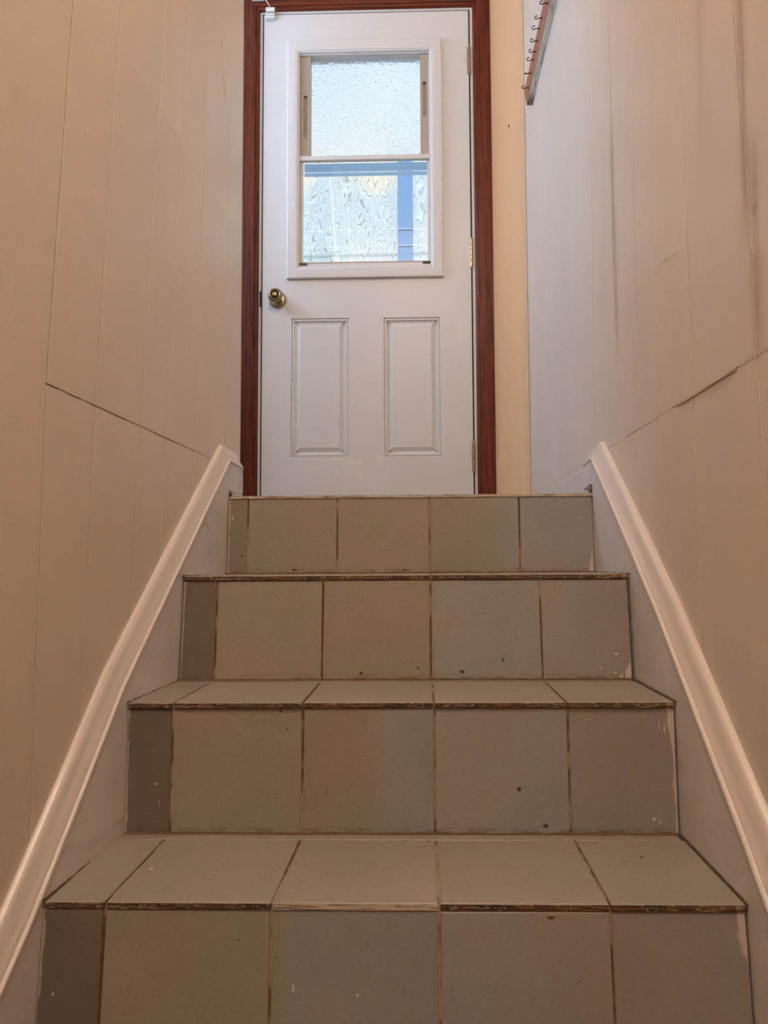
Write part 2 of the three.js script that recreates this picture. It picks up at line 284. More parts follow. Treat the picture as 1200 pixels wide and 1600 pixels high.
// ------------------------------------------------------------------ staircase: four tiled risers, three treads, the landing
const stairs = group(scene, 'staircase', [0, 0, 0], structure('straight flight of tiled steps between two white skirtings, grey brown square tiles'));
const YS = [0, 0.1965, 0.3886, LAND];
const RISE = [[0.016, FLOOR, -0.002, 0], [-0.2101, 0, -0.2175, 0.1965], [-0.4139, 0.1965, -0.4335, 0.3886], [-0.6885, 0.3886, -0.6985, LAND]];   // z and y of the foot, z and y of the top
const NOSE = [0, -0.2135, -0.4300, -0.6955], TREAD_BACK = [-0.189, -0.3925, -0.662, ZD];
for (let i = 0; i < 4; i++) {
  const [zb, yb, zt, yt] = RISE[i], d = 0.0024, back = i < 3 ? RISE[i + 1][0] - 0.004 : ZD + 0.002;
  // the mortar bed: a solid block whose face lies a little behind the tiles
  const prof = [[-(zb - d), yb], [-(zt - d), yt - 0.003], [-back, yt - 0.003], [-back, yb]];
  const g = extrude(prof.map(([a, b]) => [a, b]), 0.812).rotateY(Math.PI / 2).translate(-0.046, 0, 0);
  const step = add(stairs, "step", g, grout);
  // riser tiles
  const len = Math.hypot(zt - zb, yt - yb), tilt = Math.atan2(zb - zt, yt - yb), top = len - (i < 3 ? 0.0105 : 0.0045), J = ROWS[i].j;
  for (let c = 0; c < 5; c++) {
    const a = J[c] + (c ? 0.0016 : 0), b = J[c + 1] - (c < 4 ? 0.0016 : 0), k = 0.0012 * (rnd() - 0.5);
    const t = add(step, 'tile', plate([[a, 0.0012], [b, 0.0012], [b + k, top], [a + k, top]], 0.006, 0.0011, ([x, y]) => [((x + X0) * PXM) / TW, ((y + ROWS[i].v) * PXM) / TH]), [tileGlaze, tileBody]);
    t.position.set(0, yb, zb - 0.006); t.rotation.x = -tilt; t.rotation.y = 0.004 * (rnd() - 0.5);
  }
  // rough grout fillet at the foot of the riser, dirty joints along the skirtings
  if (i > 0) {
    const fillet = (P0, P1, h, w, k, side) => {               // a ragged three sided bead from P0 to P1; side: which way it leans
      const n = 90, ring = []; for (let q = 0; q <= n; q++) { const t = q / n, a = P0.map((c, m) => lerp(c, P1[m], t)), hh = h * (0.45 + 1.1 * fbm(t * 26 + k, k * 3.1, 3)), ww = w * (0.45 + 1.1 * fbm(t * 31 + k + 9, k * 1.7, 3)); ring.push([[a[0], a[1], a[2]], [a[0] + side[0] * ww, a[1] + 0.0002, a[2] + side[1] * ww], [a[0], a[1] + hh, a[2]]]); }
      const f = []; for (let q = 0; q < n; q++) { const A = ring[q], B = ring[q + 1]; for (let m = 0; m < 3; m++) f.push([A[m], A[(m + 1) % 3], B[(m + 1) % 3], B[m]]); }
      return soup(f, (v) => [v[0] * 2 + v[2] * 2, v[1] * 8], 0.5);
    };
    const j0 = ROWS[i].j[0], j5 = ROWS[i].j[5];
    add(step, 'grout_bead', fillet([j0, yb - 0.0004, zb - 0.0002], [j5, yb - 0.0004, zb - 0.0002], 0.0032, 0.0026, i * 7.3, [0, 1]), groutBrown);
    add(step, 'dirty_joint', fillet([j0 - 0.0055, yb - 0.0004, zb], [ROWS[i + 3].j[0] - 0.004, yb - 0.0004, NOSE[i - 1]], 0.0028, 0.0036, i * 3.7, [1, 0]), jointDark);
    add(step, 'dirty_joint', fillet([0.7762, yb - 0.0004, zb], [0.7762, yb - 0.0004, NOSE[i - 1]], 0.0022, 0.0034, i * 5.9, [-1, 0]), jointDark);
  }
  // tread tiles: local x = x, local y = depth towards the door
  if (i < 3) {
    const T = ROWS[4 + i].j, depth = NOSE[i] - TREAD_BACK[i];
    for (let c = 0; c < 5; c++) {
      const a = T[c] + (c ? 0.0016 : 0), b = T[c + 1] - (c < 4 ? 0.0016 : 0), f = 0.0015 * (rnd() - 0.5);
      const t = add(step, 'tile', plate([[a, f], [b, f], [b, depth], [a, depth]], 0.0085, 0.0013, ([x, y]) => [((x + X0) * PXM) / TW, ((y + ROWS[4 + i].v) * PXM) / TH]), [tileGlaze, i === 0 && c === 2 ? tileBodyPale : tileBody]);
      t.position.set(0, yt - 0.0085, NOSE[i]); t.rotation.x = -Math.PI / 2;
    }
    const s = TREAD_BACK[i] - 0.002, e = RISE[i + 1][0] + 0.0008;
    const strip = plate([[T[0] + 0.004, 0], [T[5] - 0.004, 0], [T[5] - 0.004, s - e], [T[0] + 0.004, s - e]], 0.006, 0.001, ([x, y]) => [((x + X0) * PXM) / TW, ((y + ROWS[5].v + 0.02) * PXM) / TH]);
    const st = add(step, 'tile_strip', strip, [tileGlaze, tileBody]); st.position.set(0, yt - 0.0065, s); st.rotation.x = -Math.PI / 2;
  }
}
// the tiled landing before the door, which runs on to the left
const landing = group(scene, 'floor', [0, LAND, 0], structure('tiled landing in front of the white door'));
add(landing, 'screed', mergeGeometries([box(-1.2, -0.06, -0.12, -0.003, ZD, -0.88), box(0.766, XR, -0.12, -0.003, ZD, -0.70)]), grout);
for (let a = -11; a < 4; a++) for (let b = 0; b < 6; b++) {
  const x0 = ROWS[3].j[1] + a * 0.204, x1 = Math.min(x0 + 0.2012, XR - 0.014), z0 = -0.6955 - b * 0.204, z1 = Math.max(z0 - 0.2012, ZD + 0.004);
  if (z0 - z1 < 0.01 || (a < 0 && z0 > -0.89) || x0 < -1.2) continue;
  const t = add(landing, 'tile', plate([[x0, 0], [x1, 0], [x1, z0 - z1], [x0, z0 - z1]], 0.006, 0.0011, ([x, y]) => [((((x + 4) % 0.6) + 0.15) * PXM) / TW, ((y + ROWS[4 + (b % 2)].v) * PXM) / TH]), [tileGlaze, tileBodyPale]);
  t.position.set(0, -0.006, z0); t.rotation.x = -Math.PI / 2;
}
{ // the two ends of the top row by the skirtings
  const t = add(landing, 'tile', plate([[-0.0515, 0], [-0.0096, 0], [-0.0096, 0.18], [-0.0515, 0.18]], 0.006, 0.0011, ([x, y]) => [((x + X0) * PXM) / TW, ((y + ROWS[4].v) * PXM) / TH]), [tileGlaze, tileBodyPale]);
  t.position.set(0, -0.006, -0.6955); t.rotation.x = -Math.PI / 2;
}

// ------------------------------------------------------------------ side walls: grooved panels on a backing
// left wall in its own frame: local x = s (away from the camera), y up, z out into the stairwell
const LTH = 0.032;
const leftFrame = new THREE.Matrix4().makeBasis(new THREE.Vector3(Math.sin(LTH), 0, -Math.cos(LTH)), new THREE.Vector3(0, 1, 0), new THREE.Vector3(Math.cos(LTH), 0, Math.sin(LTH))).setPosition(-0.099, 0, 0);
const inLeft = (o) => { o.applyMatrix4(leftFrame); return o; };
const wallLeft = inLeft(group(scene, 'wall_left', [0, 0, 0], structure('cream painted wall of grooved panels left of the stairs, seam line across its lower part')));
add(wallLeft, 'wall_core', box(-2.2, 0.858, FLOOR, CEIL, -0.11, -0.006), backing);
{
  const upper = [[-2.2, 0], [-1.42, 0], [-0.82, 0], [-0.42, 0], [-0.029, 0.073], [0.0876, 0.0818], [0.2345, 0.0905], [0.345, 0.0838], [0.504, 0.057], [0.724, 0.018], [0.8605, 0]];   // s = a + b * y
  const lower = [[-2.2, 0], [-1.42, 0], [-0.82, 0], [-0.42, 0], [0.006, 0.018], [0.112, 0.046], [0.243, 0.075], [0.345, 0.0838], [0.504, 0.057], [0.724, 0.018], [0.8605, 0]];
  const seam = (s) => (s < 0.01 ? 0.6455 : 0.6455 - 0.002 * s);
  const g = 0.0008, at = ([a, b], y) => a + b * y;
  for (const [set, lo, hi] of [[lower, FLOOR, 0], [upper, 0, CEIL]]) for (let i = 0; i + 1 < set.length; i++) {
    const joined = i < 4;                                     // no seam is seen nearer than the first groove: one tall panel there
    if (joined && set === lower) continue;
    const y0 = set === lower ? lo : joined ? FLOOR : 0.6455 + 0.0008, y1 = set === lower ? 0.6455 - 0.0008 : hi;
    const p = [[at(set[i], y0) + g, y0], [at(i === 3 ? lower[4] : set[i + 1], y0) - g, y0], ...(i === 3 ? [[at(lower[4], 0.6455) - g, 0.6455]] : []), [at(set[i + 1], y1) - g, y1], [at(set[i], y1) + g, y1]];
    if (set === upper && i === 6) {                           // painted-over stretch of the groove beside it
      const s0 = at(set[6], 1.03), s1 = at(set[6], 1.13);
      add(wallLeft, 'paint_fill', plate([[s0 - 0.0016, 1.03], [s0 + 0.0016, 1.03], [s1 + 0.0016, 1.13], [s1 - 0.0016, 1.13]], 0.0057, 0.0003), fillPaint).position.z = -0.006;
    }
    const m = add(wallLeft, 'panel', plate(p, 0.006, 0.0005), [wallPaint, fillPaint]);
    m.position.z = -0.006 + (set === upper && i > 3 ? 0.0002 : 0);
  }
  // filler in most of the seam, left open and dark in places
  for (const [a, b] of [[0.045, 0.07], [0.1, 0.13], [0.24, 0.35], [0.45, 0.857]]) add(wallLeft, 'paint_fill', box(a, b, 0.6442, 0.6468, -0.006, -0.0012), fillPaint);
  // rough spots of old filler and small scars near the door
  for (const [s, y, w, h] of [[0.7, 1.60, 0.012, 0.05], [0.715, 1.55, 0.014, 0.03], [0.69, 1.64, 0.006, 0.012]]) {
    const sp = new THREE.SphereGeometry(1, 14, 8).scale(w, h, 0.0022);
    const pp = sp.attributes.position; for (let i = 0; i < pp.count; i++) pp.setXY(i, pp.getX(i) * (0.7 + 0.6 * noise(i * 0.7, s * 90)), pp.getY(i)); sp.computeVertexNormals();
    add(wallLeft, 'filler_patch', sp, wallPaint).position.set(s, y, 0);
  }
}
// right wall: local x = z, y up, z out into the stairwell
const rightFrame = new THREE.Matrix4().makeBasis(new THREE.Vector3(0, 0, 1), new THREE.Vector3(0, 1, 0), new THREE.Vector3(-1, 0, 0)).setPosition(XR, 0, 0);
const wallRight = group(scene, 'wall_right', [0, 0, 0], structure('cream painted wall of grooved panels right of the stairs, with rubs, chips and patched seams'));
add(wallRight, 'wall_core', box(XR + 0.006, XR + 0.11, FLOOR, CEIL, ZD - 0.02, 2.2), backing);
{
  const up = [[2.2, 0], [1.4, 0], [0.8, 0], [0.42, 0], [0.058, -0.068], [-0.172, -0.018], [-0.345, 0.013], [-0.455, 0.018], [-0.596, 0.0148], [-0.79, 0.03], [-1.002, 0.08], [-1.113, 0.0934], [-1.243, 0.0954], [-1.377, 0.0938], [-1.489, 0.095], [-1.62, 0.05], [ZD + 0.001, 0]];   // z = a + b * y
  const at = ([a, b], y) => a + b * y;
  const toWall = (p) => p.slice().reverse();
  for (const [lo, hi] of [[FLOOR, 0.6618], [0.6632, CEIL]]) for (let i = 0; i + 1 < up.length; i++) {
    if (i < 4 && lo === FLOOR) continue;
    const y0 = i < 4 ? FLOOR : lo, faint = i === 7 || i > 9 || i === 4, g = faint ? 0.0007 : 0.001;
    const p = toWall([[at(up[i], y0) - g, y0], [at(up[i + 1], y0) + g, y0], [at(up[i + 1], hi) + g, hi], [at(up[i], hi) - g, hi]]);
    const m = add(wallRight, 'panel', plate(p, 0.006, 0.0004, ([s, y]) => [(1 - s) / 2.8, (y + 0.3) / 3.2]), [rightPaint, fillPaint]);
    m.applyMatrix4(rightFrame.clone().multiply(new THREE.Matrix4().makeTranslation(0, 0, -0.006 + 0.0003 * hash(i, 5))));
    // paint that fills the grooves over much of their length
    if (i >= 4 && lo > 0) for (const [a, b, d] of i === 6 ? [[0.68, 0.92, 0.0052], [0.96, 1.04, 0.005]] : i === 7 ? [[0.68, 0.98, 0.0052]] : i === 9 || i === 8 ? [[0.68, 0.85, 0.0054]] : i > 9 ? [[0.68, 1.25, 0.0054], [1.25, 2.6, 0.0049]] : [[0.67, 0.78, 0.0055]]) {
      const q = toWall([[at(up[i], a) + 0.0013, a], [at(up[i], a) - 0.0013, a], [at(up[i], b) - 0.0013, b], [at(up[i], b) + 0.0013, b]]);
      add(wallRight, 'paint_fill', plate(q, d, 0.0002), fillPaint).applyMatrix4(rightFrame.clone().multiply(new THREE.Matrix4().makeTranslation(0, 0, -0.006)));
    }
    if (i >= 4 && lo < 0) {
      const q = toWall([[at(up[i], FLOOR) + 0.0013, FLOOR], [at(up[i], FLOOR) - 0.0013, FLOOR], [at(up[i], 0.66) - 0.0013, 0.66], [at(up[i], 0.66) + 0.0013, 0.66]]);
      add(wallRight, 'paint_fill', plate(q, 0.0053, 0.0002), fillPaint).applyMatrix4(rightFrame.clone().multiply(new THREE.Matrix4().makeTranslation(0, 0, -0.006)));
    }
  }
  // the seam is filled except for a few open cracks
  for (const [a, b] of [[-0.035, 0.06], [-0.30, -0.27], [-0.43, -0.30], [-1.73, -0.52]]) add(wallRight, 'paint_fill', box(XR - 0.0049 + 0.0045, XR + 0.006, 0.661, 0.664, a, b), fillPaint);
  // curled paint lips along the seam
  for (const [a, b] of [[-0.25, -0.15], [-0.16, -0.04]]) {
    const pts = []; for (let i = 0; i <= 8; i++) { const t = i / 8; pts.push([XR - 0.0004 - 0.0012 * Math.sin(t * Math.PI), 0.661 - 0.0016 * noise(i * 0.9, a * 40), lerp(b, a, t)]); }
    add(wallRight, 'paint_lip', tube(pts, 0.0014, 24, 6), fillPaint);
  }
}

// ------------------------------------------------------------------ skirtings that climb with the steps
const capProfile = [[0.0, 0.0], [0.003, 0.0], [0.0065, 0.0015], [0.0095, 0.006], [0.0115, 0.013], [0.0135, 0.020], [0.0165, 0.026], [0.0195, 0.0305], [0.0200, 0.0325], [0.0215, 0.0328], [0.0235, 0.0345], [0.0240, 0.0365], [0.0232, 0.0385], [0.0215, 0.040], [0.0, 0.040]];
const capThin = capProfile.map(([t, h]) => [t, h]);
{
  const b = inLeft(group(scene, 'baseboard_left', [0, 0, 0], structure('white moulded skirting that climbs the left wall beside the steps')));
  const path = [[-0.42, -0.322], [-0.24, -0.160], [-0.047, 0.012], [0.046, 0.108], [0.179, 0.249], [0.355, 0.398], [0.697, 0.686], [0.812, 0.684]];
  add(b, 'cap_moulding', sweep(path, capThin), trimPaint);
  const under = path.map(([s, y], i) => [s, y - (i < 6 ? 0.048 : i === 6 ? 0.036 : 0.036)]);
  under[6][0] += 0.013;
  const poly = [...under, [0.812, 0.583], [0.70, 0.580], [0.69, 0.50], [0.69, -0.19], [-0.42, -0.19]].filter(([, y], i) => i > 1 || y > -0.19);
  poly.unshift([-0.21, -0.19]);
  const outline = [[-0.225, -0.19], ...under.slice(2), [0.812, 0.5835], [0.705, 0.5815], [0.695, 0.50], [0.695, -0.19]];
  add(b, 'skirting_board', extrude(outline, 0.0218), stringPaint);
  // broken plaster under its upper end
  const chip = new THREE.IcosahedronGeometry(0.010, 2); { const p = chip.attributes.position; for (let i = 0; i < p.count; i++) { const k = 0.7 + 0.6 * noise(p.getX(i) * 300 + 9, p.getY(i) * 300 + p.getZ(i) * 170); p.setXYZ(i, p.getX(i) * k, p.getY(i) * k * 0.75, p.getZ(i) * k); } chip.computeVertexNormals(); }
  add(b, 'plaster_chip', chip, mat({ color: '#8a6c4c', roughness: 0.95 })).position.set(0.712, 0.5755, 0.018);
  add(b, 'plaster_lip', rbox(0.73, 0.815, 0.5675, 0.5835, 0.002, 0.0215, 0.004), trimPaint);
}
const baseR = group(scene, 'baseboard_right', [0, 0, 0], structure('white moulded skirting that climbs the right wall beside the steps'));
{
  const k = (XR - 0.774) / 0.0235, prof = capProfile.map(([t, h]) => [t * k, h]);
  const path = [[-0.50, -0.36], [-0.27, -0.15], [-0.015, 0.098], [0.26, 0.345], [0.425, 0.4775], [0.69, 0.684], [0.785, 0.6765]].map(([s, y]) => [-s, y]).reverse();
  add(baseR, 'cap_moulding', sweep(path, prof), trimPaint).applyMatrix4(rightFrame);
  const under = path.map(([s, y], i) => [s, y - (i > 1 ? 0.05 : 0.036)]); under[1][0] -= 0.013;
  const outline = [[-0.695, -0.19], [-0.697, 0.587], [-0.72, 0.590], [-0.785, 0.5835], ...under.slice(0, 5), [0.31, -0.19]];
  add(baseR, 'skirting_board', extrude(outline, (XR - 0.7752)), stringPaint).applyMatrix4(rightFrame);
  const chip = new THREE.IcosahedronGeometry(0.009, 2); { const p = chip.attributes.position; for (let i = 0; i < p.count; i++) { const q = 0.7 + 0.6 * noise(p.getX(i) * 280 + 3, p.getY(i) * 310 + p.getZ(i) * 150); p.setXYZ(i, p.getX(i) * q, p.getY(i) * q, p.getZ(i) * q); } chip.computeVertexNormals(); }
  add(baseR, 'plaster_chip', chip, mat({ color: '#94836c', roughness: 0.95 })).position.set(0.781, 0.579, -0.722);
  add(baseR, 'landing_board', mergeGeometries([rbox(XR - 0.012, XR, LAND, 0.6405, ZD + 0.001, -0.785, 0.003)]), trimPaint);
}

// ------------------------------------------------------------------ door wall, ceiling, floor, the side room and the lower hall
const FX0 = -0.241, FX1 = 0.600, FY = 2.614;                  // inner edge of the door casing
const wallFront = group(scene, 'wall_front', [0, 0, 0], structure('cream wall around the white door at the top of the stairs'));
add(wallFront, 'plaster', mergeGeometries([
  box(-2.3, FX0 - 0.012, FLOOR - 0.3, CEIL + 0.1, ZD - 0.13, ZD), box(FX1 + 0.012, XR + 0.12, FLOOR - 0.3, CEIL + 0.1, ZD - 0.13, ZD),
  box(FX0 - 0.012, FX1 + 0.012, FY + 0.012, CEIL + 0.1, ZD - 0.13, ZD), box(FX0 - 0.012, FX1 + 0.012, FLOOR - 0.3, LAND - 0.004, ZD - 0.13, ZD)]), warmCastPaint);
add(wallFront, 'corner_bead', rbox(XR - 0.010, XR - 0.0005, LAND + 0.075, CEIL - 0.001, ZD + 0.0005, ZD + 0.009, 0.003), warmCastPaint);
add(wallFront, 'nail_hole', new THREE.SphereGeometry(0.004, 10, 6).scale(0.8, 1.5, 0.35), tileBody).position.set(0.741, 2.1235, ZD);
const ceiling = group(scene, 'ceiling', [0, 0, 0], structure('plain white ceiling over the stairwell'));
add(ceiling, 'plaster', box(-2.3, XR + 0.12, CEIL, CEIL + 0.12, ZD - 0.13, 2.3), mat({ color: '#d8d2ca', roughness: 0.9 }));
const hallFloor = group(scene, 'floor', [0, 0, 0], structure('plain floor at the foot of the stairs'));
add(hallFloor, 'slab', box(-2.3, XR + 0.12, FLOOR - 0.2, FLOOR, ZD, 2.3), mat({ color: '#6c5b48', roughness: 0.7 }));
const wallBack = group(scene, 'wall_back', [0, 0, 0], structure('cream wall at the foot of the stairs'));
add(wallBack, 'plaster', box(-0.3, XR + 0.12, FLOOR, CEIL, 2.2, 2.3), wallPaint);
const sideRoom = group(scene, 'wall_side', [0, 0, 0], structure('walls of the side room left of the landing'));
add(sideRoom, 'plaster', mergeGeometries([
  box(-1.3, -1.2, FLOOR, 1.78, ZD, -0.80), box(-1.3, -1.2, 2.66, CEIL, ZD, -0.80), box(-1.3, -1.2, 1.78, 2.66, ZD, -1.69), box(-1.3, -1.2, 1.78, 2.66, -0.92, -0.80),
  box(-1.3, -0.19, LAND, CEIL, -0.90, -0.80)]), wallPaint);
const sideWindow = group(scene, 'window_2', [-1.25, 0, 0], structure('window of the side room left of the landing'));
for (const [y0, y1, z0, z1] of [[1.78, 1.82, -1.69, -0.92], [2.62, 2.66, -1.69, -0.92], [1.82, 2.62, -1.69, -1.65], [1.82, 2.62, -0.96, -0.92]]) add(sideWindow, 'frame_bar', rbox(-0.035, 0.035, y0, y1, z0, z1, 0.004), vinyl);
const clearGlass = mat({ color: '#eef6f8', roughness: 0.02, transmission: 1, thickness: 0, ior: 1.5 });
add(sideWindow, 'pane', box(-0.003, 0.003, 1.82, 2.62, -1.65, -0.96), clearGlass);

// lamps: two ceiling domes in the stairwell and one over the lower hall
function ceilingLamp(label, x, y, z, power, r = 0.13) {
  const g = group(scene, 'ceiling_light', [x, y, z], { label, category: 'lamp' });
  add(g, 'lamp_base', lathe([[0, 0], [r * 0.9, 0], [r * 0.92, -0.006], [r * 0.88, -0.02], [0.0, -0.02]]), plasticWhite);
  const pts = []; for (let i = 0; i <= 14; i++) { const a = (i / 14) * Math.PI / 2; pts.push([r * Math.cos(a), -0.02 - 0.075 * Math.sin(a)]); }
  pts.push([0, -0.095]);
  add(g, 'lamp_shade', lathe(pts), mat({ color: '#f4ead8', roughness: 0.4, emissive: new THREE.Color(1, 0.86, 0.66), emissiveIntensity: 1.2 }));
  const l = new THREE.PointLight(WARM, power); l.position.set(x, y - 0.05, z); l.shadow.radius = 5; l.castShadow = true; scene.add(l);
}
ceilingLamp('round white dome lamp on the ceiling over the foot of the stairs', 0.36, CEIL, 1.22, LAMP_POWER);
ceilingLamp('small round dome lamp on the ceiling of the landing by the door', 0.25, CEIL, -1.12, LANDING_POWER, 0.09);

// ------------------------------------------------------------------ door casing and jamb
const casing = group(scene, 'trim_1', [0, 0, 0], structure('dark red brown varnished wood casing around the white door'));
{
  const CP = [[0, 0], [0, 0.015], [0.002, 0.017], [0.006, 0.0175], [0.052, 0.0175], [0.054, 0.0165], [0.0555, 0.0125], [0.058, 0.0125], [0.066, 0.0115], [0.069, 0.0085], [0.069, 0]];
  const uvW = (g, along) => { const p = g.attributes.position, uv = g.attributes.uv; for (let i = 0; i < p.count; i++) along === 'y' ? uv.setXY(i, p.getX(i) * 3 + p.getZ(i) * 2, p.getY(i) * 0.8) : uv.setXY(i, p.getY(i) * 3 + p.getZ(i) * 2, p.getX(i) * 0.8 + 0.3); return g; };
  const x0 = FX0 - 0.069, x1 = FX1 + 0.069 + 0.002, y0 = LAND - 0.069, y1 = FY + 0.069;
  for (const s of [3, 1, 2]) {
    let g = frameSide(x0, y0, x1, y1, CP, s);
    if (s !== 2) { const p = g.attributes.position; for (let i = 0; i < p.count; i++) if (p.getY(i) < LAND + 0.0005) p.setY(i, LAND + 0.0005); g.computeVertexNormals(); }
    add(casing, 'casing_board', uvW(toCreasedNormals(g, 0.4), s === 2 ? 'x' : 'y'), darkWood).position.z = ZD;
  }
  add(casing, 'jamb_board', rbox(FX0 - 0.011, FX0 + 0.0095, LAND, FY, ZD - 0.125, ZD + 0.001, 0.001), whitePaint);
  add(casing, 'jamb_board', rbox(FX1 - 0.0075, FX1 + 0.011, LAND, FY, ZD - 0.125, ZD + 0.001, 0.001), whitePaint);
  add(casing, 'jamb_board', rbox(FX0 + 0.0095, FX1 - 0.0075, FY - 0.0085, FY + 0.011, ZD - 0.125, ZD + 0.001, 0.001), whitePaint);
  // door stop behind the leaf; dark strips stand for the shade in the gap
  add(casing, 'stop_and_gap_shade', mergeGeometries([box(FX0 + 0.0095, FX0 + 0.0143, LAND, FY - 0.009, ZD - 0.06, ZD - 0.004), box(FX1 - 0.0133, FX1 - 0.0075, LAND, FY - 0.009, ZD - 0.06, ZD - 0.007), box(FX0 + 0.0095, FX1 - 0.0075, FY - 0.0118, FY - 0.0085, ZD - 0.06, ZD - 0.003), box(FX0 + 0.0095, FX0 + 0.03, LAND, FY - 0.01, ZD - 0.075, ZD - 0.047), box(FX1 - 0.03, FX1 - 0.0075, LAND, FY - 0.01, ZD - 0.075, ZD - 0.047), box(FX0 + 0.03, FX1 - 0.03, FY - 0.035, FY - 0.0085, ZD - 0.075, ZD - 0.047)]), shadowGap);
  add(casing, 'threshold', rbox(FX0 + 0.0095, FX1 - 0.0075, LAND, LAND + 0.016, ZD - 0.12, ZD - 0.001, 0.004), agedBrass);
  const sp = add(casing, 'strike_plate', rbox(FX0 + 0.004, FX0 + 0.0135, 1.413, 1.475, ZD - 0.03, ZD + 0.0022, 0.001), darkMetal); sp.userData.label = 'dark metal strike plate';
}

// ------------------------------------------------------------------ the door
const DX0 = -0.2265, DX1 = 0.5865, DY0 = LAND + 0.020, DY1 = 2.602, DT = 0.044;
const door = group(scene, 'door_1', [0, 0, ZD], structure('white door with a sash window, two raised panels and a brass knob'));
{
  // window opening and the two raised panels
  const O = [-0.0815, 1.5825, 0.4285, 2.4315], PL = [-0.1125, 0.8238, 0.1095, 1.3655], PR = [0.2460, 0.8226, 0.4640, 1.3640];
  const slab = extrude(rectPath(DX0, DY0, DX1, DY1), DT, [rectPath(...O).reverse(), rectPath(...PL).reverse(), rectPath(...PR).reverse()]).translate(0, 0, -DT);
  { const p = slab.attributes.position, uv = slab.attributes.uv; for (let i = 0; i < p.count; i++) uv.setXY(i, (p.getX(i) - DX0) / (DX1 - DX0), (p.getY(i) - DY0) / (DY1 - DY0)); }
  add(door, 'door_leaf', slab, doorPaint);
  const prof = [[0, 0], [0.0018, -0.0045], [0.0050, -0.0018], [0.0105, -0.0022], [0.0135, -0.0072], [0.0185, -0.0082], [0.021, -0.0078], [0.0355, -0.0018], [0.039, -0.0020]];
  for (const R of [PL, PR]) {
    const parts = []; for (let s = 0; s < 4; s++) parts.push(frameSide(...R, prof, s));
    const k = 0.039; parts.push(soup([[[R[0] + k, R[1] + k, -0.002], [R[2] - k, R[1] + k, -0.002], [R[2] - k, R[3] - k, -0.002], [R[0] + k, R[3] - k, -0.002]]]), box(R[0], R[2], R[1], R[3], -DT, -0.020).toNonIndexed());
    add(door, 'raised_panel', mergeGeometries(parts), whitePaint);
  }
  // moulded frame round the window: four mitred bars
  const lite = group(door, 'window_frame');
  const L = [-0.1295, 1.5205, 0.4790, 2.4835], LP = [[0, 0], [0, 0.0105], [0.0025, 0.0125], [0.010, 0.0130], [0.030, 0.0135], [0.0385, 0.0125], [0.0425, 0.0092], [0.0445, 0.0090], [0.0475, 0.0060], [0.0475, -0.004], [0.0475, -0.012]];
  for (let s = 0; s < 4; s++) add(lite, 'frame_bar', frameSide(...L, LP, s), vinyl);
  // upper sash: pebbled glass between two grooved tracks
  const upper = group(door, 'sash');
  const bevelTrack = (x0, x1, yTop, slotY0, slotY1) => {
    const xm = (x0 + x1) / 2, w = 0.0075, slot = []; for (let i = 0; i <= 12; i++) { const a = Math.PI - (i / 12) * Math.PI; slot.push([xm + w * Math.cos(a), slotY1 + w * Math.sin(a)]); } for (let i = 0; i <= 12; i++) { const a = -(i / 12) * Math.PI; slot.push([xm + w * Math.cos(a), slotY0 + w * Math.sin(a)]); }
    const front = extrude(rectPath(x0, 2.010, x1, yTop), 0.011, [slot]), back = box(x0, x1, 2.010, yTop, -0.010, 0).toNonIndexed();
    return mergeGeometries([front.index ? front.toNonIndexed() : front, back]).translate(0, 0, -0.017);
  };
  add(upper, 'side_track', bevelTrack(-0.0805, -0.0405, 2.4305, 2.10, 2.262), trackVinyl);
  add(upper, 'side_track', bevelTrack(0.3940, 0.4275, 2.4305, 2.18, 2.310), trackVinyl);
  const pebble = pixelTexture(512, 512, (x, y) => {
    const w = fbm(x / 26, y / 26, 2) * 3, v = 128 + 120 * (fbm(x / 8 + w, y / 5.2 - w * 0.6, 2) - 0.5) + 40 * (fbm(x / 3, y / 3, 2) - 0.5); return [v, v, v];
  }, false);
  const pebbled = mat({ color: '#e6eff2', roughness: 0.22, transmission: 1, thickness: 0.004, ior: 1.5, bumpMap: pebble, bumpScale: 0.0032 });
  const pg = box(-0.0415, 0.3950, 2.012, 2.432, -0.030, -0.026); { const uv = pg.attributes.uv, p = pg.attributes.position; for (let i = 0; i < p.count; i++) uv.setXY(i, (p.getX(i) + 0.05) / 0.46, (p.getY(i) - 2.0) / 0.46); }
  const pane = add(upper, 'pane', pg, pebbled); pane.userData.label = 'pebbled translucent glass';
  
  add(door, 'meeting_rail', rbox(-0.0830, 0.4300, 1.9975, 2.0165, -0.016, 0.003, 0.003), vinyl);
  // lower sash: clear glass, bright rail of the outer sash behind its top
  const lower = group(door, 'sash');
  add(lower, 'frame_bar', rbox(-0.0812, -0.0715, 1.590, 1.9975, -0.026, -0.010, 0.0015), vinyl);
  add(lower, 'frame_bar', rbox(0.4195, 0.4282, 1.590, 1.9975, -0.026, -0.010, 0.0015), vinyl);
  add(lower, 'frame_bar', rbox(-0.0812, 0.4282, 1.5830, 1.5925, -0.026, -0.008, 0.0015), trackVinyl);
  add(lower, 'pane', box(-0.0715, 0.4195, 1.5915, 1.9985, -0.020, -0.017), clearGlass);
  const railMat = mat({ color: '#d6e8fb', roughness: 0.95, transmission: 0.85, thickness: 0 });
  const rail = add(door, 'outer_rail', mergeGeometries([rbox(-0.072, 0.420, 1.962, 1.976, -0.052, -0.046, 0.002), rbox(-0.072, 0.420, 1.978, 1.989, -0.048, -0.044, 0.002), rbox(-0.072, 0.420, 1.991, 2.014, -0.054, -0.047, 0.002), rbox(-0.080, 0.427, 2.432, 2.452, -0.054, -0.046, 0.002)]), railMat); rail.userData.label = 'pale blue rails of the outer sash';
